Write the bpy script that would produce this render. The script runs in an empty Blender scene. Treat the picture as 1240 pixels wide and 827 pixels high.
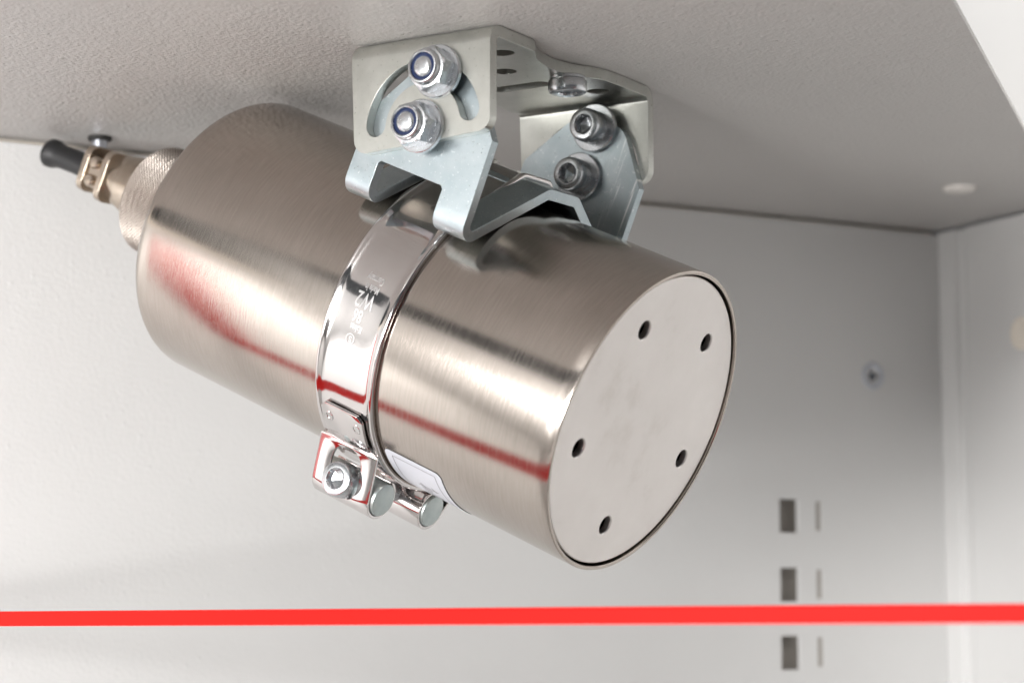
import bpy, bmesh, math, random
from math import sin, cos, pi, radians, sqrt, atan2, hypot
from mathutils import Matrix, Vector

random.seed(7)
SC = bpy.context.scene
COL = SC.collection
MM = 0.001
CZ = 300.0                       # camera height above the cabinet floor, mm

# ------------------------------------------------------------------ camera, world, lights
cam = bpy.data.cameras.new('camera')
cam_o = bpy.data.objects.new('camera', cam)
COL.objects.link(cam_o)
cam_o.location = (0, 0, CZ*MM)
cam_o.rotation_euler = (radians(90+6.346), 0, 0)
cam.sensor_fit = 'HORIZONTAL'
cam.sensor_width = 36
cam.lens = 2549.3/1240*36
cam.clip_start = 0.02
cam.clip_end = 60
cam.dof.use_dof = True
cam.dof.focus_distance = 0.575
cam.dof.aperture_fstop = 12.5
SC.camera = cam_o

world = bpy.data.worlds.new('World')
SC.world = world
world.use_nodes = True
bg = world.node_tree.nodes['Background']
bg.inputs['Color'].default_value = (.88, .94, 1.0, 1)
bg.inputs['Strength'].default_value = 0.09


def area(name, loc, target, size, energy, color=(1, 1, 1), size_y=None):
    l = bpy.data.lights.new(name, 'AREA')
    l.energy = energy
    l.color = color
    l.size = size
    if size_y:
        l.shape = 'RECTANGLE'
        l.size_y = size_y
    o = bpy.data.objects.new(name, l)
    COL.objects.link(o)
    o.location = Vector((loc[0], loc[1], loc[2]+CZ))*MM
    d = Vector(target)-Vector(loc)
    o.rotation_euler = d.to_track_quat('-Z', 'Y').to_euler()
    return o


area('softbox_front', (-370, -30, -12), (-40, 660, -20), .19, 5.9, (1.0, .99, .975))
lf = area('wash_left', (-540, 320, -12), (-335, 592, -12), .24, .44, (1.0, .99, .98))
lf.data.spread = radians(58)       # added off-frame fill, narrow beam washes the wall at the left
area('shelf_fill', (-100, 650, 270), (215, 800, 210), .20, 1.45, (1.0, .98, .96))  # added light over the shelf, brightens the right wall above it
ss = area('side_fill', (262, 430, 430), (196, 815, -150), .20, .27, (1.0, .98, .96))  # added fill, brightens the lower part of the right-hand walls
ss.data.spread = radians(55)
lw = area('side_wall_fill', (-330, 170, -120), (-590, 130, 70), .18, 1.9, (1.0, .99, .98))  # added unseen light, whitens the left wall mirrored in the steel
lw.data.spread = radians(80)

SC.view_settings.view_transform = 'Standard'
SC.view_settings.look = 'None'
SC.view_settings.gamma = 1
SC.view_settings.exposure = 0
SC.render.engine = 'CYCLES'
SC.cycles.max_bounces = 10
SC.cycles.diffuse_bounces = 5
SC.cycles.glossy_bounces = 6


# ------------------------------------------------------------------ materials
def new_mat(name):
    m = bpy.data.materials.new(name)
    m.use_nodes = True
    nt = m.node_tree
    return m, nt, nt.nodes['Principled BSDF']


def nd(nt, kind, **kw):
    n = nt.nodes.new(kind)
    for k, v in kw.items():
        if k in n.inputs:
            n.inputs[k].default_value = v
        else:
            setattr(n, k, v)
    return n


def ramp(nt, src, stops):
    r = nt.nodes.new('ShaderNodeValToRGB')
    cr = r.color_ramp
    while len(cr.elements) > 1:
        cr.elements.remove(cr.elements[-1])
    cr.elements[0].position = stops[0][0]
    c = stops[0][1]
    cr.elements[0].color = (c, c, c, 1) if not hasattr(c, '__len__') else (*c, 1)
    for p, c in stops[1:]:
        e = cr.elements.new(p)
        e.color = (c, c, c, 1) if not hasattr(c, '__len__') else (*c, 1)
    nt.links.new(src, r.inputs['Fac'])
    return r.outputs['Color']


def noise(nt, vec, scale, detail=3, rough=.5):
    n = nd(nt, 'ShaderNodeTexNoise', Scale=scale, Detail=detail, Roughness=rough)
    nt.links.new(vec, n.inputs['Vector'])
    return n.outputs['Fac']


def mathn(nt, op, a, b=None):
    n = nt.nodes.new('ShaderNodeMath')
    n.operation = op
    for i, v in enumerate((a, b)):
        if v is None:
            continue
        if isinstance(v, (int, float)):
            n.inputs[i].default_value = v
        else:
            nt.links.new(v, n.inputs[i])
    return n.outputs[0]


def bump(nt, b, h, strength, dist):
    n = nd(nt, 'ShaderNodeBump', Strength=strength, Distance=dist)
    nt.links.new(h, n.inputs['Height'])
    nt.links.new(n.outputs['Normal'], b.inputs['Normal'])
    return n


def objco(nt):
    return nt.nodes.new('ShaderNodeTexCoord').outputs['Object']


def simple(name, col, rough=.5, metal=0., spec=None):
    m, nt, b = new_mat(name)
    b.inputs['Base Color'].default_value = (*col, 1)
    b.inputs['Roughness'].default_value = rough
    b.inputs['Metallic'].default_value = metal
    if spec is not None:
        b.inputs['Specular IOR Level'].default_value = spec
    return m


def powder(name, col, rough, scale, dist, rvar=.08):
    m, nt, b = new_mat(name)
    co = objco(nt)
    n1 = noise(nt, co, scale, 3, .55)
    n2 = noise(nt, co, scale*.22, 2, .5)
    # small nibs of powder that stand up from the coat
    v = nd(nt, 'ShaderNodeTexVoronoi', Scale=scale*.26)
    nt.links.new(co, v.inputs['Vector'])
    nib = ramp(nt, v.outputs['Distance'], [(0, 1), (.10, .55), (.17, 0)])
    h = mathn(nt, 'ADD', mathn(nt, 'ADD', n1, mathn(nt, 'MULTIPLY', n2, .6)), mathn(nt, 'MULTIPLY', nib, .55))
    bump(nt, b, h, 1.0, dist)
    c = ramp(nt, noise(nt, co, 9, 3, .6), [(.3, tuple(x*.96 for x in col)), (.7, col)])
    nt.links.new(c, b.inputs['Base Color'])
    b.inputs['Roughness'].default_value = rough
    return m


def zinc(name, dark, light, rough, speck=.5, worn=False):
    m, nt, b = new_mat(name)
    co = objco(nt)
    cl = noise(nt, co, 130, 4, .6)
    c = ramp(nt, cl, [(.3, dark), (.7, light)])
    b.inputs['Metallic'].default_value = .93
    fine = noise(nt, co, 1400, 3, .6)
    sp = ramp(nt, noise(nt, co, 1100, 2, .5), [(.64, 0), (.74, 1)])
    mx = nt.nodes.new('ShaderNodeMix')
    mx.data_type = 'RGBA'
    nt.links.new(mathn(nt, 'MULTIPLY', sp, speck), mx.inputs[0])
    nt.links.new(c, mx.inputs[6])
    mx.inputs[7].default_value = (.93, .94, .93, 1)
    col = mx.outputs[2]
    if worn:
        # rub marks where the plate was slid along its neighbour
        mp = nt.nodes.new('ShaderNodeMapping')
        mp.inputs['Scale'].default_value = (200, 1100, 55)
        mp.inputs['Rotation'].default_value = (.32, 0, 0)
        nt.links.new(co, mp.inputs['Vector'])
        sc_ = ramp(nt, noise(nt, mp.outputs[0], 1, 3, .6), [(.56, 0), (.66, 1)])
        sp_ = nt.nodes.new('ShaderNodeSeparateXYZ')
        nt.links.new(co, sp_.inputs[0])
        far = mathn(nt, 'GREATER_THAN', sp_.outputs['X'], .034)
        edge = ramp(nt, mathn(nt, 'MULTIPLY', mathn(nt, 'ADD', sp_.outputs['Y'], .021), 40), [(.0, 1), (.35, .75), (.6, 0)])
        k = mathn(nt, 'MULTIPLY', mathn(nt, 'MULTIPLY', sc_, far), edge)
        m2 = nt.nodes.new('ShaderNodeMix')
        m2.data_type = 'RGBA'
        nt.links.new(k, m2.inputs[0])
        nt.links.new(col, m2.inputs[6])
        m2.inputs[7].default_value = (.95, .96, .96, 1)
        col = m2.outputs[2]
    nt.links.new(col, b.inputs['Base Color'])
    r = mathn(nt, 'ADD', mathn(nt, 'MULTIPLY', fine, .14), rough-.07)
    nt.links.new(r, b.inputs['Roughness'])
    bump(nt, b, fine, .1, .00001)
    return m


def brushed():
    m, nt, b = new_mat('brushed_steel')
    co = objco(nt)
    s = nt.nodes.new('ShaderNodeSeparateXYZ')
    nt.links.new(co, s.inputs[0])
    ang = mathn(nt, 'ARCTAN2', s.outputs['X'], s.outputs['Z'])

    def cyl(ka, ky):
        c = nt.nodes.new('ShaderNodeCombineXYZ')
        nt.links.new(mathn(nt, 'MULTIPLY', ang, ka), c.inputs[0])
        nt.links.new(mathn(nt, 'MULTIPLY', s.outputs['Y'], ky), c.inputs[1])
        return c.outputs[0]
    g1 = noise(nt, cyl(9, 5200), 1, 3, .65)       # fine grain round the tube
    g2 = noise(nt, cyl(5, 1500), 1, 3, .6)
    sm = noise(nt, cyl(2.2, 45), 1, 4, .6)         # handling smears
    cl = noise(nt, co, 30, 3, .6)
    c = ramp(nt, mathn(nt, 'ADD', mathn(nt, 'MULTIPLY', g2, .5), mathn(nt, 'MULTIPLY', cl, .5)),
             [(.3, (.42, .375, .335)), (.7, (.565, .51, .465))])
    nt.links.new(c, b.inputs['Base Color'])
    b.inputs['Metallic'].default_value = 1
    r = mathn(nt, 'ADD', mathn(nt, 'ADD', mathn(nt, 'MULTIPLY', g2, .12), mathn(nt, 'MULTIPLY', sm, .08)), .035)
    nt.links.new(r, b.inputs['Roughness'])
    b.inputs['Anisotropic'].default_value = .72
    tg = nt.nodes.new('ShaderNodeTangent')
    tg.direction_type = 'RADIAL'
    tg.axis = 'Y'
    nt.links.new(tg.outputs[0], b.inputs['Tangent'])
    h = mathn(nt, 'ADD', g1, mathn(nt, 'MULTIPLY', g2, .7))
    bump(nt, b, h, .5, .00002)
    return m


def cap_steel():
    m, nt, b = new_mat('cap_steel')
    co = objco(nt)
    n1 = noise(nt, co, 38, 5, .62)
    n2 = noise(nt, co, 110, 5, .7)
    c = ramp(nt, n1, [(.28, (.68, .64, .605)), (.45, (.775, .74, .715)), (.7, (.815, .78, .755))])
    nt.links.new(c, b.inputs['Base Color'])
    b.inputs['Metallic'].default_value = .9
    mp = nt.nodes.new('ShaderNodeMapping')
    mp.inputs['Scale'].default_value = (60, 60, 2600)
    mp.inputs['Rotation'].default_value = (0, .5, 0)
    nt.links.new(co, mp.inputs['Vector'])
    scr = noise(nt, mp.outputs[0], 1, 2, .6)
    r = mathn(nt, 'ADD', mathn(nt, 'ADD', mathn(nt, 'MULTIPLY', n2, .22), mathn(nt, 'MULTIPLY', scr, .12)), .2)
    nt.links.new(r, b.inputs['Roughness'])
    bump(nt, b, mathn(nt, 'ADD', n2, mathn(nt, 'MULTIPLY', scr, .5)), .3, .00008)
    return m


def polished():
    m, nt, b = new_mat('polished_steel')
    co = objco(nt)
    n1 = noise(nt, co, 60, 2, .5)
    n2 = noise(nt, co, 700, 4, .7)
    c = ramp(nt, n1, [(.3, (.66, .63, .62)), (.7, (.72, .69, .68))])
    nt.links.new(c, b.inputs['Base Color'])
    b.inputs['Metallic'].default_value = 1
    r = mathn(nt, 'ADD', mathn(nt, 'MULTIPLY', n2, .14), .02)
    nt.links.new(r, b.inputs['Roughness'])
    bump(nt, b, n1, .25, .0004)
    return m


M = {
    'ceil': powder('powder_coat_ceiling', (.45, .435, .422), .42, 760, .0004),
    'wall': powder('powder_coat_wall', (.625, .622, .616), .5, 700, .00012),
    'floor': powder('powder_coat_floor', (.42, .41, .40), .5, 500, .00012),
    'brushed': brushed(),
    'cap': cap_steel(),
    'polished': polished(),
    'zinc_blue': zinc('zinc_blue_passivated', (.40, .47, .50), (.49, .55, .575), .30, .5, True),
    'zinc_pale': zinc('zinc_clear_passivated', (.47, .478, .445), (.57, .575, .54), .30, .0),
    'bolt': zinc('zinc_bright_bolt', (.52, .545, .57), (.66, .675, .69), .25, .0),
    'pin': zinc('zinc_pin', (.44, .50, .50), (.58, .63, .62), .42, .0),
    'nylon': simple('blue_nylon', (.004, .014, .060), .3),
    'nickel': zinc('nickel_plate', (.40, .33, .265), (.55, .475, .40), .2, .0),
    'knurl': zinc('knurled_steel', (.33, .29, .26), (.42, .375, .34), .34, .0),
    'rubber': simple('black_rubber', (.010, .010, .011), .45),
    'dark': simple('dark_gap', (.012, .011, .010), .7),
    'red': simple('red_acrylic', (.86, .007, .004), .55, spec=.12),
    'red_shaded': simple('red_acrylic_shaded', (.36, .007, .007), .5, spec=.2),  # the strip's red darkened, shade of its mirrored run put into the colour
    'paper': simple('white_label', (.56, .58, .63), .35),
    'ink': simple('grey_print', (.12, .12, .13), .6),
    'plug': simple('white_plastic', (.60, .57, .54), .45),
    'channel': simple('grey_primer', (.34, .315, .285), .6),
    'beige': simple('beige_plastic', (.74, .68, .60), .45),
    'grey_metal': zinc('grey_stud', (.45, .47, .52), (.58, .60, .65), .3, .0),
    'band_emboss': simple('embossed_edge', (.66, .65, .65), .36, .9),
}


# ------------------------------------------------------------------ mesh helpers
class MB:
    """verts in mm, becomes ONE mesh object in metres"""

    def __init__(s):
        s.v = []
        s.f = []

    def add(s, p):
        s.v.append(tuple(p))
        return len(s.v)-1

    def ring_faces(s, A, B, closed=True):
        n = len(A)
        for i in range(n if closed else n-1):
            j = (i+1) % n
            s.f.append((A[i], A[j], B[j], B[i]))

    def rings(s, rings, closed=True, cap0=False, cap1=False):
        ids = [[s.add(p) for p in r] for r in rings]
        for A, B in zip(ids[:-1], ids[1:]):
            s.ring_faces(A, B, closed)
        if cap0:
            s.f.append(tuple(reversed(ids[0])))
        if cap1:
            s.f.append(tuple(ids[-1]))
        return ids

    def box(s, lo, hi):
        x0, y0, z0 = lo
        x1, y1, z1 = hi
        b = [s.add(p) for p in ((x0, y0, z0), (x1, y0, z0), (x1, y1, z0), (x0, y1, z0),
                                (x0, y0, z1), (x1, y0, z1), (x1, y1, z1), (x0, y1, z1))]
        for q in ((0, 3, 2, 1), (4, 5, 6, 7), (0, 1, 5, 4), (1, 2, 6, 5), (2, 3, 7, 6), (3, 0, 4, 7)):
            s.f.append(tuple(b[i] for i in q))

    def plate(s, loops, place, t, skip=()):
        """flat sheet: loops[0] outline, others holes, in 2D; place(u, v, w) -> 3D with w in 0..t across the thickness.
        skip: indices of outline edges left open for welding to a bend"""
        bm = bmesh.new()
        allv = []
        for L in loops:
            vs = [bm.verts.new((p[0], p[1], 0)) for p in L]
            for i in range(len(vs)):
                bm.edges.new((vs[i], vs[(i+1) % len(vs)]))
            allv.append(vs)
        bmesh.ops.triangle_fill(bm, use_beauty=True, use_dissolve=False, edges=bm.edges[:])
        bm.verts.ensure_lookup_table()
        bm.verts.index_update()
        base = [s.add(place(v.co.x, v.co.y, 0)) for v in bm.verts]
        top = [s.add(place(v.co.x, v.co.y, t)) for v in bm.verts]
        for f in bm.faces:
            ix = [v.index for v in f.verts]
            s.f.append(tuple(base[i] for i in ix))
            s.f.append(tuple(top[i] for i in reversed(ix)))
        for k, vs in enumerate(allv):
            n = len(vs)
            for i in range(n):
                if k == 0 and i in skip:
                    continue
                a, b = vs[i].index, vs[(i+1) % n].index
                s.f.append((base[a], base[b], top[b], top[a]))
        bm.free()

    def build(s, name, mat, parent=None, smooth=35, bevel=None, weld=True, solid=None, mw=None):
        me = bpy.data.meshes.new(name)
        me.from_pydata([(x*MM, y*MM, z*MM) for x, y, z in s.v], [], s.f)
        bm = bmesh.new()
        bm.from_mesh(me)
        if weld:
            bmesh.ops.remove_doubles(bm, verts=bm.verts, dist=5e-6)
        bmesh.ops.recalc_face_normals(bm, faces=bm.faces)
        bm.to_mesh(me)
        bm.free()
        me.materials.append(mat)
        if smooth is not None:
            for p in me.polygons:
                p.use_smooth = True
            me.set_sharp_from_angle(angle=radians(smooth))
        o = bpy.data.objects.new(name, me)
        COL.objects.link(o)
        if parent is not None:
            o.parent = parent
        if mw is not None:
            o.matrix_world = mw
        if solid:
            md = o.modifiers.new('thickness', 'SOLIDIFY')
            md.thickness = solid*MM
            md.offset = 0
        if bevel:
            md = o.modifiers.new('edge', 'BEVEL')
            md.width = bevel*MM
            md.segments = 2
            md.limit_method = 'ANGLE'
            md.angle_limit = radians(40)
        return o


def lathe(prof, n=64, axis='y', fn=None):
    """profile [(h, r)] turned about an axis through the origin"""
    mb = MB()
    rings = []
    for h, r in prof:
        ring = []
        for i in range(n):
            w = 2*pi*i/n
            rr = r if fn is None else fn(h, r, w)
            c, s_ = rr*cos(w), rr*sin(w)
            ring.append((c, h, s_) if axis == 'y' else ((c, s_, h) if axis == 'z' else (h, c, s_)))
        rings.append(ring)
    mb.rings(rings, True, prof[0][1] > 0, prof[-1][1] > 0)
    return mb


def arc2(cx, cy, r, a0, a1, n):
    return [(cx+r*cos(radians(a0+(a1-a0)*i/n)), cy+r*sin(radians(a0+(a1-a0)*i/n))) for i in range(n+1)]


def fillet(pts, rad, n=6):
    """round the inner corners of an open 2D polyline; rad per corner"""
    out = [pts[0]]
    for i in range(1, len(pts)-1):
        p0, p, p1 = Vector(pts[i-1]), Vector(pts[i]), Vector(pts[i+1])
        a, b = (p0-p).normalized(), (p1-p).normalized()
        r = rad[i-1] if hasattr(rad, '__len__') else rad
        if r <= 0:
            out.append(tuple(p))
            continue
        half = a.angle(b)/2
        t = r/math.tan(half)
        c = p+(a+b).normalized()*(r/sin(half))
        s0, s1 = p+a*t, p+b*t
        w0 = atan2(s0.y-c.y, s0.x-c.x)
        w1 = atan2(s1.y-c.y, s1.x-c.x)
        dw = (w1-w0+pi) % (2*pi)-pi
        for k in range(n+1):
            w = w0+dw*k/n
            out.append((c.x+r*cos(w), c.y+r*sin(w)))
    out.append(pts[-1])
    return out


def closed_fillet(pts, rads, n=5):
    """round the corners of a closed polygon"""
    m = len(pts)
    out = []
    for i in range(m):
        r = rads[i] if hasattr(rads, '__len__') else rads
        seg = fillet([pts[i-1], pts[i], pts[(i+1) % m]], r, n)
        out += seg[1:-1]
    return out


def normals2(path):
    out = []
    for i in range(len(path)):
        a = Vector(path[max(i-1, 0)])
        b = Vector(path[min(i+1, len(path)-1)])
        t = (b-a).normalized()
        out.append(Vector((-t.y, t.x)))
    return out


def empty(name, mw, label, cat, group=None):
    o = bpy.data.objects.new(name, None)
    o.empty_display_size = .01
    COL.objects.link(o)
    o.matrix_world = mw
    o['label'] = label
    o['category'] = cat
    if group:
        o['group'] = group
    return o


def tag(o, label, cat=None, group=None):
    o['label'] = label
    if cat:
        o['category'] = cat
    if group:
        o['group'] = group
    return o


def struct(o):
    o['kind'] = 'structure'
    return o


# ------------------------------------------------------------------ frames (mm, camera at the origin)
PSI, TAU = radians(58.0), radians(23.88)
D = Vector((cos(PSI), sin(PSI), 0))
T = Vector((-sin(PSI), cos(PSI), 0))
Z = Vector((0, 0, 1))
A = T*cos(TAU)+Z*sin(TAU)
N = D.cross(A)
O = Vector((-17.51, 589.2, 68.0))
ZC = 73.84                        # ceiling above O
CEIL = O.z+ZC+CZ


def mat3(x, y, z, o):
    m = Matrix((x, y, z)).transposed().to_4x4()
    m.translation = (o+Vector((0, 0, CZ)))*MM
    return m


F_CYL = mat3(D, A, N, O)          # x = across, y = along the tube to its far end, z = up out of the tube
F_BR = mat3(D, T, Z, O)           # x = across, y = along, z = up

# ------------------------------------------------------------------ the setting
WA = Vector((-166.4, 672.4, 0))
WD = Vector((.8757, .4828, 0)).normalized()
WN = Vector((WD.y, -WD.x, 0))     # out of the back wall, towards the camera
RC = Vector((178.0, 862.2, 0))
RD = Vector((.43, -.903, 0)).normalized()
F_WALL = mat3(WD, -WN, Z, WA+Vector((0, 0, CEIL-CZ)))   # x along, y into the wall, z from the ceiling
u_corner = (RC-WA).dot(WD)


def rect(x0, x1, y0, y1):
    return [(x0, y0), (x1, y0), (x1, y1), (x0, y1)]


# ceiling: underside of a coated shelf with one edge cut at an angle
mb = MB()
pL = WA+WD*-92+WN*-16
pR = RC+WN*-16+WD*4
outl = [pL, pR, Vector((212, 797, 0)), Vector((109.2, 509.5, 0)), Vector((36.6, 300, 0)), Vector((-40, 80, 0)), pL+WN*640]
mb.plate([[(p.x, p.y) for p in outl]], lambda x, y, w: (x, y, CEIL+w), 1.6)
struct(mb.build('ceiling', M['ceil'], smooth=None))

# back wall with punched slots
mb = MB()
holes = []
for z0 in (-112.1, -138.7, -164.9, -191.1, -217.3):
    holes.append(rect(308.9, 317.7, z0-13.0, z0))
    holes.append(rect(326.4, 328.9, z0-12.0, z0-.7))
hc = (355.9, -61.9)
mb.plate([rect(-760, u_corner, -(CEIL), -1.8)]+holes+[arc2(hc[0], hc[1], 2.1, 0, 360, 20)[:-1]],
         lambda x, y, w: (x, w, y), 1.4)
struct(mb.build('back_wall', M['wall'], smooth=None, mw=F_WALL))
# hollow channel behind the slots
mb = MB()
x0, x1, z0, z1, y0, y1 = 285, 322, -262, -40, 1.45, 5.0
for q in (((x0, y1, z0), (x1, y1, z0), (x1, y1, z1), (x0, y1, z1)), ((x0, y0, z0), (x0, y1, z0), (x0, y1, z1), (x0, y0, z1)),
          ((x1, y0, z0), (x1, y1, z0), (x1, y1, z1), (x1, y0, z1)), ((x0, y0, z0), (x1, y0, z0), (x1, y1, z0), (x0, y1, z0))):
    mb.f.append(tuple(mb.add(p) for p in q))
mb.box((326.42, .55, -262), (328.88, 1.36, -40))
struct(mb.build('wall_channel', M['channel'], smooth=None, mw=F_WALL))
# upper rail behind the shadow gap
mb = MB()
mb.box((-760, 4, -30), (u_corner-2, 6, 30))
struct(mb.build('wall_rail', M['beige'], smooth=None, mw=F_WALL))

# right wall: folded sheet with a corner post and a shallow groove, runs up past the shelf
F_RW = mat3(RD, Vector((-RD.y, RD.x, 0)), Z, RC+Vector((0, 0, -CZ)))   # x along, y out of the cabinet
prof = [(0, 0), (0, -2.2), (10.5, -2.2), (11.5, .2), (15.5, .2), (17, -1.2), (20, -1.4), (700, -1.4)]
mb = MB()
mb.rings([[(x, y, 0) for x, y in prof], [(x, y, CEIL-1.2) for x, y in prof]], closed=False)
mb.rings([[(x, 1.5, CEIL+1.9) for x in (-60, 700)], [(x, 1.5, CEIL+260) for x in (-60, 700)]], closed=False)
o = mb.build('right_wall', M['wall'], smooth=None, mw=F_RW)
md = o.modifiers.new('edge', 'BEVEL')
md.width = .0006
md.segments = 2
md.limit_method = 'ANGLE'
struct(o)
# left wall of the cabinet, beyond the picture, seen only as the bright side of the steel
mb = MB()
mb.plate([[(-660, -CEIL), (0, -CEIL), (0, 400), (-112, 400), (-112, 143), (-660, 143)]], lambda x, y, w: (-641-w, x, y), 2)
struct(mb.build('left_wall', M['wall'], smooth=None, mw=F_WALL))
mb = MB()
mb.plate([[(-900, -300), (900, -300), (900, 1100), (-900, 1100)]], lambda x, y, w: (x, y, -w), 3)
struct(mb.build('floor', M['floor'], smooth=None))

# ------------------------------------------------------------------ red strip
ya = lambda x: 575-.598*(x+138.7)
za = lambda x: -11.3+.01646*(x+138.7)
pA, pB = Vector((-236, ya(-236), za(-236))), Vector((496, ya(496), za(496)))
ax = (pB-pA).normalized()
ay = Vector((-ax.y, ax.x, 0)).normalized()
F_RED = mat3(ax, ay, ax.cross(ay), pA)
Lr = (pB-pA).length
red = empty('red_strip', F_RED, 'thin bright red strip stretched level across the cabinet below the steel sensor', 'strip')
mb = MB()
mb.box((0, -9, -2.05), (Lr, 9, 1.7))
mb.build('front_run', M['red'], red, smooth=None, bevel=.15)
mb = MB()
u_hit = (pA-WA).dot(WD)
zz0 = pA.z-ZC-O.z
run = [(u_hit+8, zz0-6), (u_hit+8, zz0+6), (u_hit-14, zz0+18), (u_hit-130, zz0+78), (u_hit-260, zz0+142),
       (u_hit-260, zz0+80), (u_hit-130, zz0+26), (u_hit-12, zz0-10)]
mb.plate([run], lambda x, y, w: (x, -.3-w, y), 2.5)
o = mb.build('wall_run', M['red_shaded'], None, smooth=None, bevel=.15)  # unseen run, its dim reflection comes from the darkened red
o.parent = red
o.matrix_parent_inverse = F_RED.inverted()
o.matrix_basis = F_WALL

# ------------------------------------------------------------------ sensor
sensor = empty('steel_sensor', F_CYL, 'large tilted brushed steel cylinder hanging under the bracket, end cap with five holes', 'sensor')
A0, A1, R = -68.6, 85.4, 42.5
prof = [(A0+7, 41.35), (A0+.35, 41.35), (A0+.1, 41.5), (A0, 41.8), (A0+.02, 42.1), (A0+.18, 42.38), (A0+.5, 42.5)]
prof += [(A0+.5+(A1-4.5-A0)*i/40, 42.5) for i in range(1, 41)]
prof += [(A1-4+4*sin(radians(k*11.25)), 38.5+4*cos(radians(k*11.25))) for k in range(0, 9)] + [(A1, 15)]
mb = lathe(prof, 256)
mb.f = [f for f in mb.f if len(f) == 4]
mb.build('housing_tube', M['brushed'], sensor, smooth=30)
# end cap with five bores
mb = MB()
RB = 40.75
rim = arc2(0, 0, RB, 0, 360, 160)[:-1]
loops = [rim]
hp = []
for k in range(5):
    w = radians(-90+72*k)
    hp.append((29.7*cos(w), 29.7*sin(w)))
    loops.append(arc2(hp[-1][0], hp[-1][1], 2.55, 0, 360, 32)[:-1])
mb.plate(loops, lambda x, y, w: (x, A0+.8+w, y), 2.2)
mb.build('end_cap', M['cap'], sensor, smooth=30, bevel=.35)
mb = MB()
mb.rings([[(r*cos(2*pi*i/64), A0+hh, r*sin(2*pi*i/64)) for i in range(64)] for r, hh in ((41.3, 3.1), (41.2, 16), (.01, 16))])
mb.build('cap_backing', M['dark'], sensor, smooth=None)  # near-black cup, shade inside the bores and groove put into its colour

# knurled collar: real diamond pattern
NA, NH = 768, 190
mb = MB()
rings = [[(14*cos(2*pi*i/NA), A1-.5, 14*sin(2*pi*i/NA)) for i in range(NA)]]
h0, h1 = A1+.2, 119.0
kn = 96
pitch = 2*pi*17.5/kn
for j in range(NH+1):
    h = h0+(h1-h0)*j/NH
    ring = []
    for i in range(NA):
        w = 2*pi*i/NA
        u = kn*w/(2*pi)
        v = h/pitch
        tri = lambda x: abs((x % 1)-.5)*2
        k = min(tri(u+v), tri(u-v))
        e = min(1, (h-h0)/.8, (h1-h)/.8)
        r = 17.0+.5*min(k*1.6, 1)*max(e, 0)-(1-max(min(e, 1), 0))*.5
        ring.append((r*cos(w), h, r*sin(w)))
    rings.append(ring)
rings.append([(9*cos(2*pi*i/NA), h1+.4, 9*sin(2*pi*i/NA)) for i in range(NA)])
mb.rings(rings, True, True, True)
mb.build('knurled_collar', M['knurl'], sensor, smooth=50)

# backshell and cable clamp behind the collar
sh = lambda w: 1.0+.35*(w-119)/10
mb = MB()
rr = []
for h, r in [(118.5, 8.5), (119, 10.0), (124, 10.0), (124.6, 9.3), (131, 9.3), (131.6, 8.7), (136, 8.4), (136.2, 7)]:
    rr.append([(r*cos(2*pi*i/48), h, r*sin(2*pi*i/48)+.8) for i in range(48)])
mb.rings(rr, True, True, True)
mb.build('connector_barrel', M['nickel'], sensor, smooth=30)
clampp = MB()
for h, dx, dz in ((135.6, 9.4, 8.2), (144.6, 8.8, 7.4)):
    oc = closed_fillet([(-dx, -dz+.8), (dx, -dz+.8), (dx, dz+.8), (-dx, dz+.8)], 3.2, 5)
    clampp.plate([oc], lambda x, y, w, h=h: (x, h+w, y), 2.4)
clampo = clampp.build('cable_clamp', M['nickel'], sensor, bevel=.5)
for sx in (-1, 1):
    mb = MB()
    mb.box((sx*6.4-1.7, 138.1, -4.4), (sx*6.4+1.7, 144.5, 5.4))
    mb.build('saddle', M['nickel'], clampo, bevel=.9)
for sx, sz in ((-7.9, 3.6), (-7.9, -2.2), (7.9, 3.6), (7.9, -2.2)):
    mb = MB()
    sgn = 1 if sx > 0 else -1
    rr = [[(sx+sgn*hh, 141.4+r*cos(2*pi*i/20), sz+r*sin(2*pi*i/20)) for i in range(20)]
          for hh, r in ((0, 2.0), (1.3, 2.0), (1.9, 1.5), (2.0, .4))]
    mb.rings(rr, True, True, True)
    mb.build('screw', M['nickel'], clampo, smooth=40)
mb = MB()
rr = []
for h, r in [(143, 4.0), (150, 4.0), (158, 3.85), (164.5, 3.85), (166.3, 4.15), (167.8, 4.7), (169.6, 4.75), (170.2, 4.3), (170, 3.1), (165, 2.8)]:
    dz = -.9*((h-150)/20)**2 if h > 150 else 0
    rr.append([(r*cos(2*pi*i/40), h, r*sin(2*pi*i/40)+dz+.2) for i in range(40)])
mb.rings(rr, True, True, True)
mb.build('rubber_boot', M['rubber'], sensor, smooth=50)

# label on the underside of the tube


def on_tube(a, phi, r):
    w = radians(phi)               # from straight below, negative towards the camera side
    return (r*sin(w), a, -r*cos(w))


def label_patch(rad, pts_fn, nu, nv):
    mb = MB()
    g = [[mb.add(on_tube(*pts_fn(i/nu, j/nv), rad)) for j in range(nv+1)] for i in range(nu+1)]
    for i in range(nu):
        for j in range(nv):
            mb.f.append((g[i][j], g[i+1][j], g[i+1][j+1], g[i][j+1]))
    return mb


def lab_uv(u, v):
    # rounded rectangle, u along the tube, v round it
    a = -11.6-20.0*u
    c = 2.0
    ph0, ph1 = -42.3, -6.0
    du = min(u, 1-u)*20.0
    inset = (c-sqrt(max(c*c-(c-du)**2, 0))) if du < c else 0
    k = inset/(42.6*pi/180)
    return a, (ph0+k)+(ph1-ph0-2*k)*v


mb = label_patch(R+.16, lambda u, v: lab_uv((1-cos(pi*u))/2, v), 32, 16)
lab = mb.build('label_sticker', M['paper'], sensor, smooth=60)
mb = MB()


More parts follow.
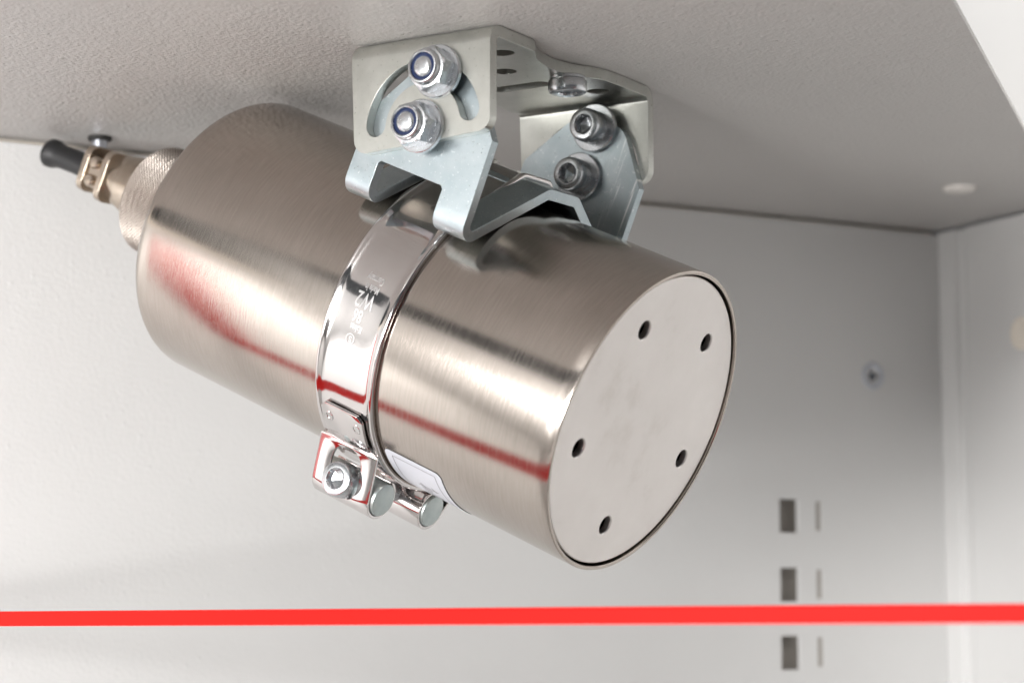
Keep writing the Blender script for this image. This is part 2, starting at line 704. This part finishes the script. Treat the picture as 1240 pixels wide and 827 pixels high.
def tube_line(p, q, w, rad, k=10):
    """a printed line between two (a, mm-round) points"""
    a = Vector(p)
    b = Vector(q)
    n = Vector((-(b-a).y, (b-a).x)).normalized()*w/2
    prev = None
    for i in range(k+1):
        c = a.lerp(b, i/k)
        e = [mb.add(on_tube(x.x, degrees_(x.y), rad)) for x in (c-n, c+n)]
        if prev:
            mb.f.append((prev[0], e[0], e[1], prev[1]))
        prev = e


degrees_ = lambda mm: mm/42.6*180/pi
yy = lambda ph: ph*42.6*pi/180
q = [(-14.2, yy(-39.6)), (-29.2, yy(-39.6)), (-29.2, yy(-10)), (-14.2, yy(-10))]
for i in range(4):
    tube_line(q[i], q[(i+1) % 4], .22, R+.2)
for k in range(7):
    y0 = yy(-24)+k*1.9
    tube_line((-20.2, y0), (-20.2-2.0-random.random()*6, y0), .5, R+.2)
tube_line((-19.8, yy(-26)), (-27, yy(-26)), .3, R+.2)
tube_line((-21, yy(-28)), (-22, yy(-25)), .3, R+.2)
tube_line((-25, yy(-28)), (-26, yy(-25)), .3, R+.2)
mb.build('print', M['ink'], lab, smooth=None)

# ------------------------------------------------------------------ hose clamp
clamp = empty('hose_clamp', F_CYL, 'polished steel hose clamp round the sensor, embossed band with a bolt at its underside', 'hose clamp')


def hull(pts):
    pts = sorted(set((round(x, 5), round(y, 5)) for x, y in pts))

    def half(ps):
        o = []
        for p in ps:
            while len(o) > 1 and (o[-1][0]-o[-2][0])*(p[1]-o[-2][1])-(o[-1][1]-o[-2][1])*(p[0]-o[-2][0]) <= 0:
                o.pop()
            o.append(p)
        return o
    lo, up = half(pts), half(pts[::-1])
    return lo[:-1]+up[:-1]


RBASE = 42.56
circ = arc2(0, 0, RBASE, 0, 360, 240)[:-1]
for sx in (-1, 1):
    circ += arc2(sx*6.0, 46.75, 1.5, 0, 360, 40)[:-1]
hp_ = hull(circ)
# resample evenly
per = []
m = len(hp_)
tot = 0
cum = [0]
for i in range(m):
    tot += hypot(hp_[(i+1) % m][0]-hp_[i][0], hp_[(i+1) % m][1]-hp_[i][1])
    cum.append(tot)
NS = 320
bp = []
j = 0
for k in range(NS):
    s_ = tot*k/NS
    while cum[j+1] < s_:
        j += 1
    f = (s_-cum[j])/(cum[j+1]-cum[j])
    p, q2 = hp_[j], hp_[(j+1) % m]
    bp.append(Vector((p[0]+(q2[0]-p[0])*f, p[1]+(q2[1]-p[1])*f)))
bn = []
for k in range(NS):
    t = (bp[(k+2) % NS]-bp[k-2]).normalized()
    bn.append(Vector((t.y, -t.x)))
bprof = [(-9.9, 0), (-10.3, .25), (-10.4, .9), (-10.25, 1.35), (-9.9, 1.6), (-9.45, 1.62), (-9.0, 1.45), (-8.5, 1.2), (-8.0, 1.06), (-7, 1.0), (-4, .98), (0, .97)]
bprof = bprof+[(-a, h) for a, h in reversed(bprof[:-1])]
mb = MB()
ids = [[mb.add((bp[k].x+bn[k].x*h, a, bp[k].y+bn[k].y*h)) for a, h in bprof] for k in range(NS)]
for k in range(NS):
    mb.ring_faces(ids[k], ids[(k+1) % NS], closed=True)
band = mb.build('band', M['polished'], clamp, smooth=50)

# embossed lettering on the band: upside down as the clamp is mounted


def text_on_band(lines):
    mb = MB()
    dg = bpy.context.evaluated_depsgraph_get()
    for txt, size, phi, sx, adv in lines:
        cu = bpy.data.curves.new('t', 'FONT')
        cu.body = txt
        cu.size = size
        cu.align_x = 'CENTER'
        cu.align_y = 'CENTER'
        cu.resolution_u = 3
        cu.offset = .007*size
        ob = bpy.data.objects.new('t', cu)
        me = bpy.data.meshes.new_from_object(ob)
        bm = bmesh.new()
        bm.from_mesh(me)
        bmesh.ops.triangulate(bm, faces=bm.faces[:])
        rr = RBASE+.97
        hgt = .08
        top = {}
        bot = {}
        for v in bm.verts:
            a = v.co.x*sx+adv
            w = phi+degrees_(v.co.y)
            top[v.index] = mb.add(on_tube(a, w, rr+hgt))
            bot[v.index] = mb.add(on_tube(a, w, rr-.05))
        for f in bm.faces:
            mb.f.append(tuple(top[v.index] for v in f.verts))
        for e in bm.edges:
            if len(e.link_faces) == 1:
                a, b = e.verts[0].index, e.verts[1].index
                mb.f.append((bot[a], bot[b], top[b], top[a]))
        bm.free()
        bpy.data.objects.remove(ob)
        bpy.data.curves.remove(cu)
        bpy.data.meshes.remove(me)
    return mb


mb = text_on_band([('Germany', 2.9, -104.4, .52, -.3), ('Made in', 2.9, -100.9, .52, -.6), ('W2', 6.0, -96.3, .68, -.1),
                   ('86', 4.9, -90.4, .66, .3), ('Kaleas', 2.7, -86.0, .58, -.4), ('S', 2.3, -81.6, 1.0, .4)])
# ring round the small S mark
k = 28
for i in range(k):
    pr = []
    for w in (2*pi*i/k, 2*pi*(i+1)/k):
        for r in (1.25, 1.5):
            pr.append(mb.add(on_tube(.4+r*cos(w), -81.6+degrees_(r*sin(w)), RBASE+1.1)))
    mb.f.append((pr[0], pr[1], pr[3], pr[2]))
mb.build('embossed_lettering', M['band_emboss'], band, smooth=None)

P1, P2, RP = Vector((-18.5, -47.2)), Vector((7.0, -49.7)), 4.75
ST = .85


def loop_path(pc, side, phi0, phi1):
    """strap: hugs the band from phi0 to phi1 (degrees from straight below), kinks out, passes round the pin and back to the band"""
    R1, r1 = RBASE+1.75, RP+.25+ST/2
    path = []
    for i in range(13):
        w = radians(phi0+(phi1-phi0)*i/12)
        path.append((R1*sin(w), -R1*cos(w)))
    K = Vector(path[-1])
    v = pc-K
    base = atan2(v.y, v.x)
    off = math.asin(r1/v.length)
    t = sqrt(v.length**2-r1*r1)
    tw = base+side*off
    tp = K+Vector((cos(tw), sin(tw)))*t
    for i in range(1, 7):
        path.append(tuple(K.lerp(tp, i/7)))
    wt = atan2(tp.y-pc.y, tp.x-pc.x)
    sweep = radians(225)
    for i in range(29):
        x = wt-side*sweep*i/28
        path.append((pc.x+r1*cos(x), pc.y+r1*sin(x)))
    return path


def strap(path, half_fn, hole_fn):
    """strip along the path with an optional oval opening"""
    mb = MB()
    cum = [0]
    for p, q in zip(path[:-1], path[1:]):
        cum.append(cum[-1]+hypot(q[0]-p[0], q[1]-p[1]))
    # dense resample
    n = 120
    L = cum[-1]
    prev = None
    j = 0
    for i in range(n+1):
        s_ = L*i/n
        while j < len(cum)-2 and cum[j+1] < s_:
            j += 1
        f = (s_-cum[j])/(cum[j+1]-cum[j])
        x = path[j][0]+(path[j+1][0]-path[j][0])*f
        y = path[j][1]+(path[j+1][1]-path[j][1])*f
        hl, hr = half_fn(s_)
        w = hole_fn(s_)
        row = [mb.add((x, a, y)) for a in (hl, -w, 0, w, hr)]
        if prev:
            pr, pw = prev
            mb.f.append((pr[0], pr[1], row[1], row[0]))
            mb.f.append((pr[3], pr[4], row[4], row[3]))
            if not (w > .01 and pw > .01):
                mb.f.append((pr[1], pr[2], row[2], row[1]))
                mb.f.append((pr[2], pr[3], row[3], row[2]))
        prev = (row, w)
    return mb


def near_half(s_):
    c = max(0, 1.8-s_)
    neck = 7.3
    if s_ > 12.6:
        e = min(1, (s_-12.6)/1.0)
        neck = 7.3+(10.2-7.3)*(e*e*(3-2*e))
    return (-neck+c+.2, neck-c+.6)


def near_hole(s_):
    c, h, w = 21.8, 7.4, 5.4
    u = (s_-c)/h
    return w*(1-abs(u)**3)**.4 if abs(u) < 1 else 0


path1 = loop_path(P1, -1, -54.5, -37.5)
mb = strap(path1, near_half, near_hole)
mb.build('strap_loop', M['polished'], clamp, smooth=50, solid=ST, bevel=.12)
path2 = loop_path(P2, 1, 36, 23)
mb = strap(path2, lambda s_: (-10.2, 10.2), lambda s_: 0)
mb.build('strap_loop', M['polished'], clamp, smooth=50, solid=ST, bevel=.12)
for a_, ph in ((5.3, -48.8), (-4.6, -48.6), (.3, -40.5)):
    mb = MB()
    rr = RBASE+1.75+ST/2
    rim = (.95, 1.2, 1.4)
    if a_ == .3:
        rim = (.0, .8, 1.0)
    rs = []
    for r, hh in ((rim[0], -.05), (rim[0]+.05, .12), (rim[1], .16), (rim[2], .1), (rim[2]+.15, -.1)):
        rs.append([on_tube(a_+r*cos(2*pi*i/24), ph+degrees_(r*sin(2*pi*i/24)*1.1), rr+hh) for i in range(24)])
    mb.rings(rs)
    mb.build('weld_spot', M['polished'] if a_ != .3 else M['pin'], clamp, smooth=60)
for pc in (P1, P2):
    mb = lathe([(-10.9, 0.01), (-10.9, RP-.5), (-10.75, RP-.2), (-10.4, RP), (10.4, RP), (10.75, RP-.2), (10.9, RP-.5), (10.9, .01)], 64)
    o = mb.build('pin', M['pin'], clamp, smooth=30)
    o.location = (pc.x*MM, 0, pc.y*MM)


# ---- socket cap screw geometry, axis +z = out of the head
def hexr(w, af, rot=0):
    k = (w+rot) % (pi/3)-pi/6
    return af/2/cos(k)


def socket_head(r, h, af, depth, n=72, flutes=True):
    mb = MB()
    W = [2*pi*i/n for i in range(n)]
    fl = lambda w: 1+(.016*cos(36*w) if flutes else 0)
    rings = [[(r*.98*cos(w), r*.98*sin(w), 0) for w in W], [(r*fl(w)*cos(w), r*fl(w)*sin(w), .25) for w in W],
             [(r*fl(w)*cos(w), r*fl(w)*sin(w), h-1.0) for w in W], [(r*.985*cos(w), r*.985*sin(w), h-.75) for w in W],
             [(r*.95*cos(w), r*.95*sin(w), h-.25) for w in W],
             [(r*.86*cos(w), r*.86*sin(w), h) for w in W], [((af/2*1.22)*cos(w), (af/2*1.22)*sin(w), h) for w in W],
             [(min(hexr(w, af), af/2*1.14)*cos(w), min(hexr(w, af), af/2*1.14)*sin(w), h-.45) for w in W],
             [(hexr(w, af)*cos(w), hexr(w, af)*sin(w), h-depth) for w in W],
             [(.3*cos(w), .3*sin(w), h-depth-.9) for w in W]]
    mb.rings(rings, True, True, True)
    return mb


def threaded(r, z0, z1, pitch=1.0, n=24):
    mb = MB()
    rings = []
    k = int((z1-z0)/pitch*4)
    for j in range(k+1):
        z = z0+(z1-z0)*j/k
        rings.append([((r-.32*abs(((z/pitch+i/n) % 1)-.5)*2)*cos(2*pi*i/n), (r-.32*abs(((z/pitch+i/n) % 1)-.5)*2)*sin(2*pi*i/n), z) for i in range(n)])
    rings.insert(0, [(x*.7, y*.7, z0) for x, y, z in rings[0]])
    last = rings[-1]
    rings.append([(x*.93, y*.93, z1+.35) for x, y, z in last])
    rings.append([(x*.5, y*.5, z1+.55) for x, y, z in last])
    mb.rings(rings, True, True, True)
    return mb


# clamp bolt from the near pin to the far pin
bd = (P2-P1).normalized()
zx = Vector((-bd.x, 0, -bd.y))
yx = Vector((0, 1, 0))
xx = yx.cross(zx)
mloc = Matrix((xx, yx, zx)).transposed().to_4x4()
mloc.translation = Vector((P1.x, .6, P1.y+.6))*MM
mb = socket_head(4.9, 5.6, 5.0, 2.2)
for i, (x, y, z) in enumerate(mb.v):
    mb.v[i] = (x, y, z+3.6)
cb = mb.build('clamp_bolt', M['bolt'], clamp, smooth=35)
cb.matrix_local = mloc
mb = threaded(2.95, -31, 3.55)
mb.build('thread', M['bolt'], cb, smooth=40)

# ------------------------------------------------------------------ lower bracket
low = empty('saddle_bracket', F_CYL, 'bluish zinc saddle bracket with folded legs, straddling the clamp band on the steel cylinder', 'bracket')
TH = 3.0
XP = 39.5                          # mid of the side plates
NT = 36.0
SL = radians(30)
n_at = lambda x: (44.15-sin(SL)*abs(x))/cos(SL)
flat = 46.8
xb = (44.15-flat*cos(SL))/sin(SL)
aR, aL, aR2, aL2 = -20.0, 21.6, -9.6, 12.9
xj = 11.0
mb = MB()
outl = [(aR, NT), (aR2, NT), (aR2, 39.4), (aR2+.8, 40.2), (aL2-.8, 40.2), (aL2, 39.4), (aL2, NT), (aL, NT)]
outl += closed_fillet([(aL, NT), (aL, 51), (9.5, 69.0), (-7.0, 71.0), (aR, 55.0), (aR, NT)], [0, 2.5, 9.0, 8.0, 4.0, 0], 6)[6:-6]
# clean duplicates
oo = []
for p in outl:
    if not oo or hypot(p[0]-oo[-1][0], p[1]-oo[-1][1]) > 1e-4:
        oo.append(p)
skip = (0, 6)
for sx in (-1, 1):
    mb.plate([oo], lambda u, v, w, sx=sx: (sx*(XP-TH/2+w), u, v), TH, skip)
    path = fillet([(sx*XP, NT), (sx*XP, n_at(XP)), (sx*xj, n_at(xj))], 3.0, 8)
    nn = normals2(path)
    nn[0] = Vector((nn[0].x/abs(nn[0].x), 0))
    nn[-1] = Vector((-(path[-1][1]-path[-2][1]), path[-1][0]-path[-2][0])).normalized()
    for a0_, a1_ in ((aR, aR2), (aL2, aL)):
        rings = []
        for p, q in zip(path, nn):
            i_, o_ = Vector(p)+q*TH/2, Vector(p)-q*TH/2
            rings.append([(i_.x, a0_, i_.y), (i_.x, a1_, i_.y), (o_.x, a1_, o_.y), (o_.x, a0_, o_.y)])
        mb.rings(rings)
path = fillet([(-xj, n_at(xj)), (-xb, flat), (xb, flat), (xj, n_at(xj))], 3.2, 6)
nn = normals2(path)
for e, q in ((0, 1), (-1, -2)):
    t = (Vector(path[q])-Vector(path[e]))*(1 if e == 0 else -1)
    nn[e] = Vector((-t.y, t.x)).normalized()
st = [aR, aR2, aL2, aL]
rows = []
for p, q in zip(path, nn):
    i_, o_ = Vector(p)+q*TH/2, Vector(p)-q*TH/2
    rows.append(([mb.add((i_.x, a_, i_.y)) for a_ in st], [mb.add((o_.x, a_, o_.y)) for a_ in st]))
for (t0, b0), (t1, b1) in zip(rows[:-1], rows[1:]):
    for k in range(3):
        mb.f.append((t0[k], t0[k+1], t1[k+1], t1[k]))
        mb.f.append((b0[k], b1[k], b1[k+1], b0[k+1]))
    mb.f.append((t0[0], t1[0], b1[0], b0[0]))
    mb.f.append((t0[3], b0[3], b1[3], t1[3]))
for t0, b0 in (rows[0], rows[-1]):
    mb.f.append((t0[1], t0[2], b0[2], b0[1]))
mb.build('folded_plate', M['zinc_blue'], low, smooth=30, bevel=.3)

# ------------------------------------------------------------------ upper bracket
upb = empty('ceiling_bracket', F_BR, 'grey zinc plated U bracket screwed to the ceiling, its side plates cut with curved slots', 'bracket')
TU = 3.2
XF = 44.3-TU/2                     # mid of the flanges
ZT = ZC-.15
tR, tL = -41.7, 2.3
ZB = ZT-4.7
B1, B2 = (-26.0, 62.4), (-20.6, 48.5)
mb = MB()
fl = closed_fillet([(tL, ZB), (tL-1.0, 43.2), (tR, 45.6), (tR, ZB)], [0, 4.0, 4.0, 0], 6)
fo = []
for p in fl:
    if not fo or hypot(p[0]-fo[-1][0], p[1]-fo[-1][1]) > 1e-4:
        fo.append(p)
fo = fo if hypot(fo[0][0]-fo[-1][0], fo[0][1]-fo[-1][1]) > 1e-4 else fo[:-1]
slot = arc2(B2[0], B2[1], 18.1, 8, 168, 30)+arc2(B2[0]+15*cos(radians(168)), B2[1]+15*sin(radians(168)), 3.1, 168, 348, 10)[1:-1]
slot += arc2(B2[0], B2[1], 11.9, 168, 8, 24)+arc2(B2[0]+15*cos(radians(8)), B2[1]+15*sin(radians(8)), 3.1, 188, 368, 10)[1:-1]
for sx in (-1, 1):
    mb.plate([fo, slot], lambda u, v, w, sx=sx: (sx*(XF-TU/2+w), u, v), TU, (len(fo)-1,))
    cx, cz = XF-3.1, ZB
    rings = []
    for k in range(9):
        w = radians(90*k/8)
        ro, ri = 3.1+TU/2, 3.1-TU/2
        po, pi_ = (sx*(cx+ro*cos(w)), cz+ro*sin(w)), (sx*(cx+ri*cos(w)), cz+ri*sin(w))
        rings.append([(po[0], tR, po[1]), (po[0], tL, po[1]), (pi_[0], tL, pi_[1]), (pi_[0], tR, pi_[1])])
    mb.rings(rings)
XT = XF-3.1
edgeR = [(XT, tR), (24, tR), (16.5, tR+.3), (11, tR+2.2), (6, tR+4.9), (0, tR+6.0), (-5, tR+6.0), (-11, tR+5.0), (-16, tR+3.4), (-20, tR+1.2), (-22.5, tR), (-XT, tR)]
edgeL = [(-XT, tL), (-22.5, tL), (-20, tL-1.2), (-11, tL-5), (0, tL-6), (11, tL-5), (20, tL-1.2), (22.5, tL), (XT, tL)]
top = edgeR+edgeL


def oblong(x, y, r, l):
    return [(x+a_, y+b_+l/2) for a_, b_ in arc2(0, 0, r, 0, 180, 10)]+[(x+a_, y+b_-l/2) for a_, b_ in arc2(0, 0, r, 180, 360, 10)]


hs = [arc2(-25.5, -33.5, 3.3, 0, 360, 20)[:-1], arc2(-7.5, -23.0, 3.3, 0, 360, 20)[:-1], oblong(10.5, -17.0, 3.2, 13),
      arc2(-27, -8, 3.3, 0, 360, 20)[:-1], arc2(27, -33, 3.3, 0, 360, 20)[:-1]]
mb.plate([top]+hs, lambda u, v, w: (u, v, ZT-TU+w), TU, (len(edgeR)-1, len(top)-1))
mb.build('folded_plate', M['zinc_pale'], upb, smooth=30, bevel=.3)

# ceiling screw holding the bracket
scr = empty('ceiling_screw', F_BR @ Matrix.Translation(Vector((7.0, -34.6, ZT-TU))*MM) @ Matrix.Rotation(pi, 4, 'X'),
            'bright screw under the top plate of the U bracket, head pointing down', 'screw')
mb = lathe([(0, 3.0), (0, 4.9), (.2, 5.1), (.9, 5.1), (1.1, 4.9), (1.1, 3.0)], 40, 'z')
mb.build('washer', M['bolt'], scr, smooth=30)
mb = socket_head(5.4, 3.6, 4.4, 2.0)
o = mb.build('head', M['bolt'], scr, smooth=35)
o.location.z = 1.15*MM


# ------------------------------------------------------------------ bolts through both brackets
def make_bolt(mw, label):
    r = empty('hex_bolt', mw, label, 'bolt', 'bolts joining the two brackets')
    zo, zi = 4.82, -1.55
    for z0, sgn in ((zo, 1), (zi, -1)):
        mb = lathe([(z0, 3.1), (z0, 6.9), (z0+sgn*.25, 7.15), (z0+sgn*1.3, 7.15), (z0+sgn*1.6, 6.85), (z0+sgn*1.6, 3.1)], 64, 'z')
        mb.f = [f for f in mb.f if len(f) == 4]
        mb.build('washer', M['bolt'], r, smooth=25)
    # lock nut: hexagon with domed collar
    n = 96
    W = [2*pi*i/n for i in range(n)]
    b = zo+1.62
    rings = []
    for h, c, hexed in ((0, 5.5, 1), (.35, 6.0, 1), (.6, 9, 1), (3.9, 9, 1), (4.25, 5.95, 1), (4.6, 5.3, 1), (4.75, 4.75, 0), (5.7, 4.65, 0), (6.2, 4.5, 0), (6.55, 4.2, 0), (6.6, 3.95, 0), (6.4, 3.7, 0), (5.9, 3.62, 0), (5.0, 3.6, 0)):
        rings.append([((min(hexr(w, 10.5), c) if hexed else c)*cos(w), (min(hexr(w, 10.5), c) if hexed else c)*sin(w), b+h) for w in W])
    mb = MB()
    mb.rings(rings, True, True, True)
    nut = mb.build('lock_nut', M['bolt'], r, smooth=28)
    mb = lathe([(b+4.9, 3.58), (b+6.0, 3.58), (b+6.1, 3.3), (b+5.9, 2.6), (b+4.9, 2.6)], 48, 'z')
    mb.build('nylon_insert', M['nylon'], nut, smooth=40)
    mb = lathe([(zi-1.5, 2.8), (b+5.6, 2.85), (b+6.2, 2.7), (b+6.6, 2.2), (b+6.75, 1.2), (b+6.8, .02)], 40, 'z')
    mb.build('shank', M['bolt'], r, smooth=50)
    mb = socket_head(4.9, 6.0, 5.0, 3.2)
    h = mb.build('socket_head', M['bolt'], r, smooth=35)
    h.matrix_local = Matrix.Translation((0, 0, (zi-1.62)*MM)) @ Matrix.Rotation(pi, 4, 'X')
    return r


def bolt_frame(side, b, rot):
    loc = O+D*(side*39.5)+T*b[0]+Z*b[1]
    z_ = D*side
    m_ = mat3(T, z_.cross(T), z_, loc)
    return m_ @ Matrix.Rotation(radians(rot), 4, 'Z')


def dup(root, mw, label):
    c = root.copy()
    COL.objects.link(c)
    c.matrix_world = mw
    c['label'] = label
    for ch in root.children:
        k = ch.copy()
        COL.objects.link(k)
        k.parent = c
        for g in ch.children:
            d = g.copy()
            COL.objects.link(d)
            d.parent = k
    return c


bolt = make_bolt(bolt_frame(-1, B1, 12), 'upper blue-ringed lock nut on the front plate of the bracket, in its curved slot')
bpy.context.view_layer.update()
dup(bolt, bolt_frame(-1, B2, 5), 'lower blue-ringed lock nut on the front plate of the bracket, below the curved slot')
dup(bolt, bolt_frame(1, B1, 20), 'upper socket head bolt inside the rear plate of the bracket')
dup(bolt, bolt_frame(1, B2, 40), 'lower socket head bolt inside the rear plate, just above the sensor')

# ------------------------------------------------------------------ small fittings of the cabinet
# stud hanging from the ceiling behind the connector
st_ = empty('ceiling_stud', Matrix.Translation(Vector((-134.2, 674, CEIL))*MM), 'small grey threaded stud hanging from the ceiling behind the black cable boot', 'stud')
mb = lathe([(0, 3.9), (-1.0, 3.9), (-1.3, 3.4), (-1.3, 1.5)], 32, 'z')
mb.build('flange', M['dark'], st_, smooth=30)
mb = lathe([(-1.2, 2.5), (-9, 2.5), (-9.5, 2.0), (-9.5, .02)], 32, 'z')
mb.build('shaft', M['grey_metal'], st_, smooth=30)
# plug in the ceiling
mb = lathe([(0, 6.2), (-.5, 6.2), (-1.2, 5.8), (-1.7, 4.8), (-1.9, 3), (-1.95, .02)], 48, 'z')
o = mb.build('cover_plug', M['plug'], smooth=50, mw=Matrix.Translation(Vector((164.6, 763.2, CEIL))*MM))
tag(o, 'round white cover plug set in the ceiling near the far right corner', 'plug')
# plug in the right wall, cut by the picture's edge
mb = lathe([(-.1, 6.6), (-.9, 6.4), (-1.4, 5.5), (-1.2, 4.4), (-.9, 3.4), (-1.0, .02)], 48, 'y')
mw = F_RW @ Matrix.Translation(Vector((51.5, -1.35, CEIL-48.0))*MM)
o = mb.build('cover_plug', M['beige'], smooth=50, mw=mw)
tag(o, 'round beige cover plug on the right hand cabinet wall, half out of the picture', 'plug')
# countersunk eyelet in the back wall
mb = lathe([(.3, 5.6), (-.5, 5.4), (-.75, 4.6), (-.5, 3.9), (.3, 2.6), (.7, 2.1), (1.6, 2.05), (6, 2.0)], 48, 'y')
mb.f = [f for f in mb.f if len(f) == 4]
mw = F_WALL @ Matrix.Translation(Vector((hc[0], 0, hc[1]))*MM)
o = mb.build('wall_eyelet', M['grey_metal'], smooth=40, mw=mw)
tag(o, 'small grey metal eyelet with a dark bore in the back wall right of the sensor', 'eyelet')
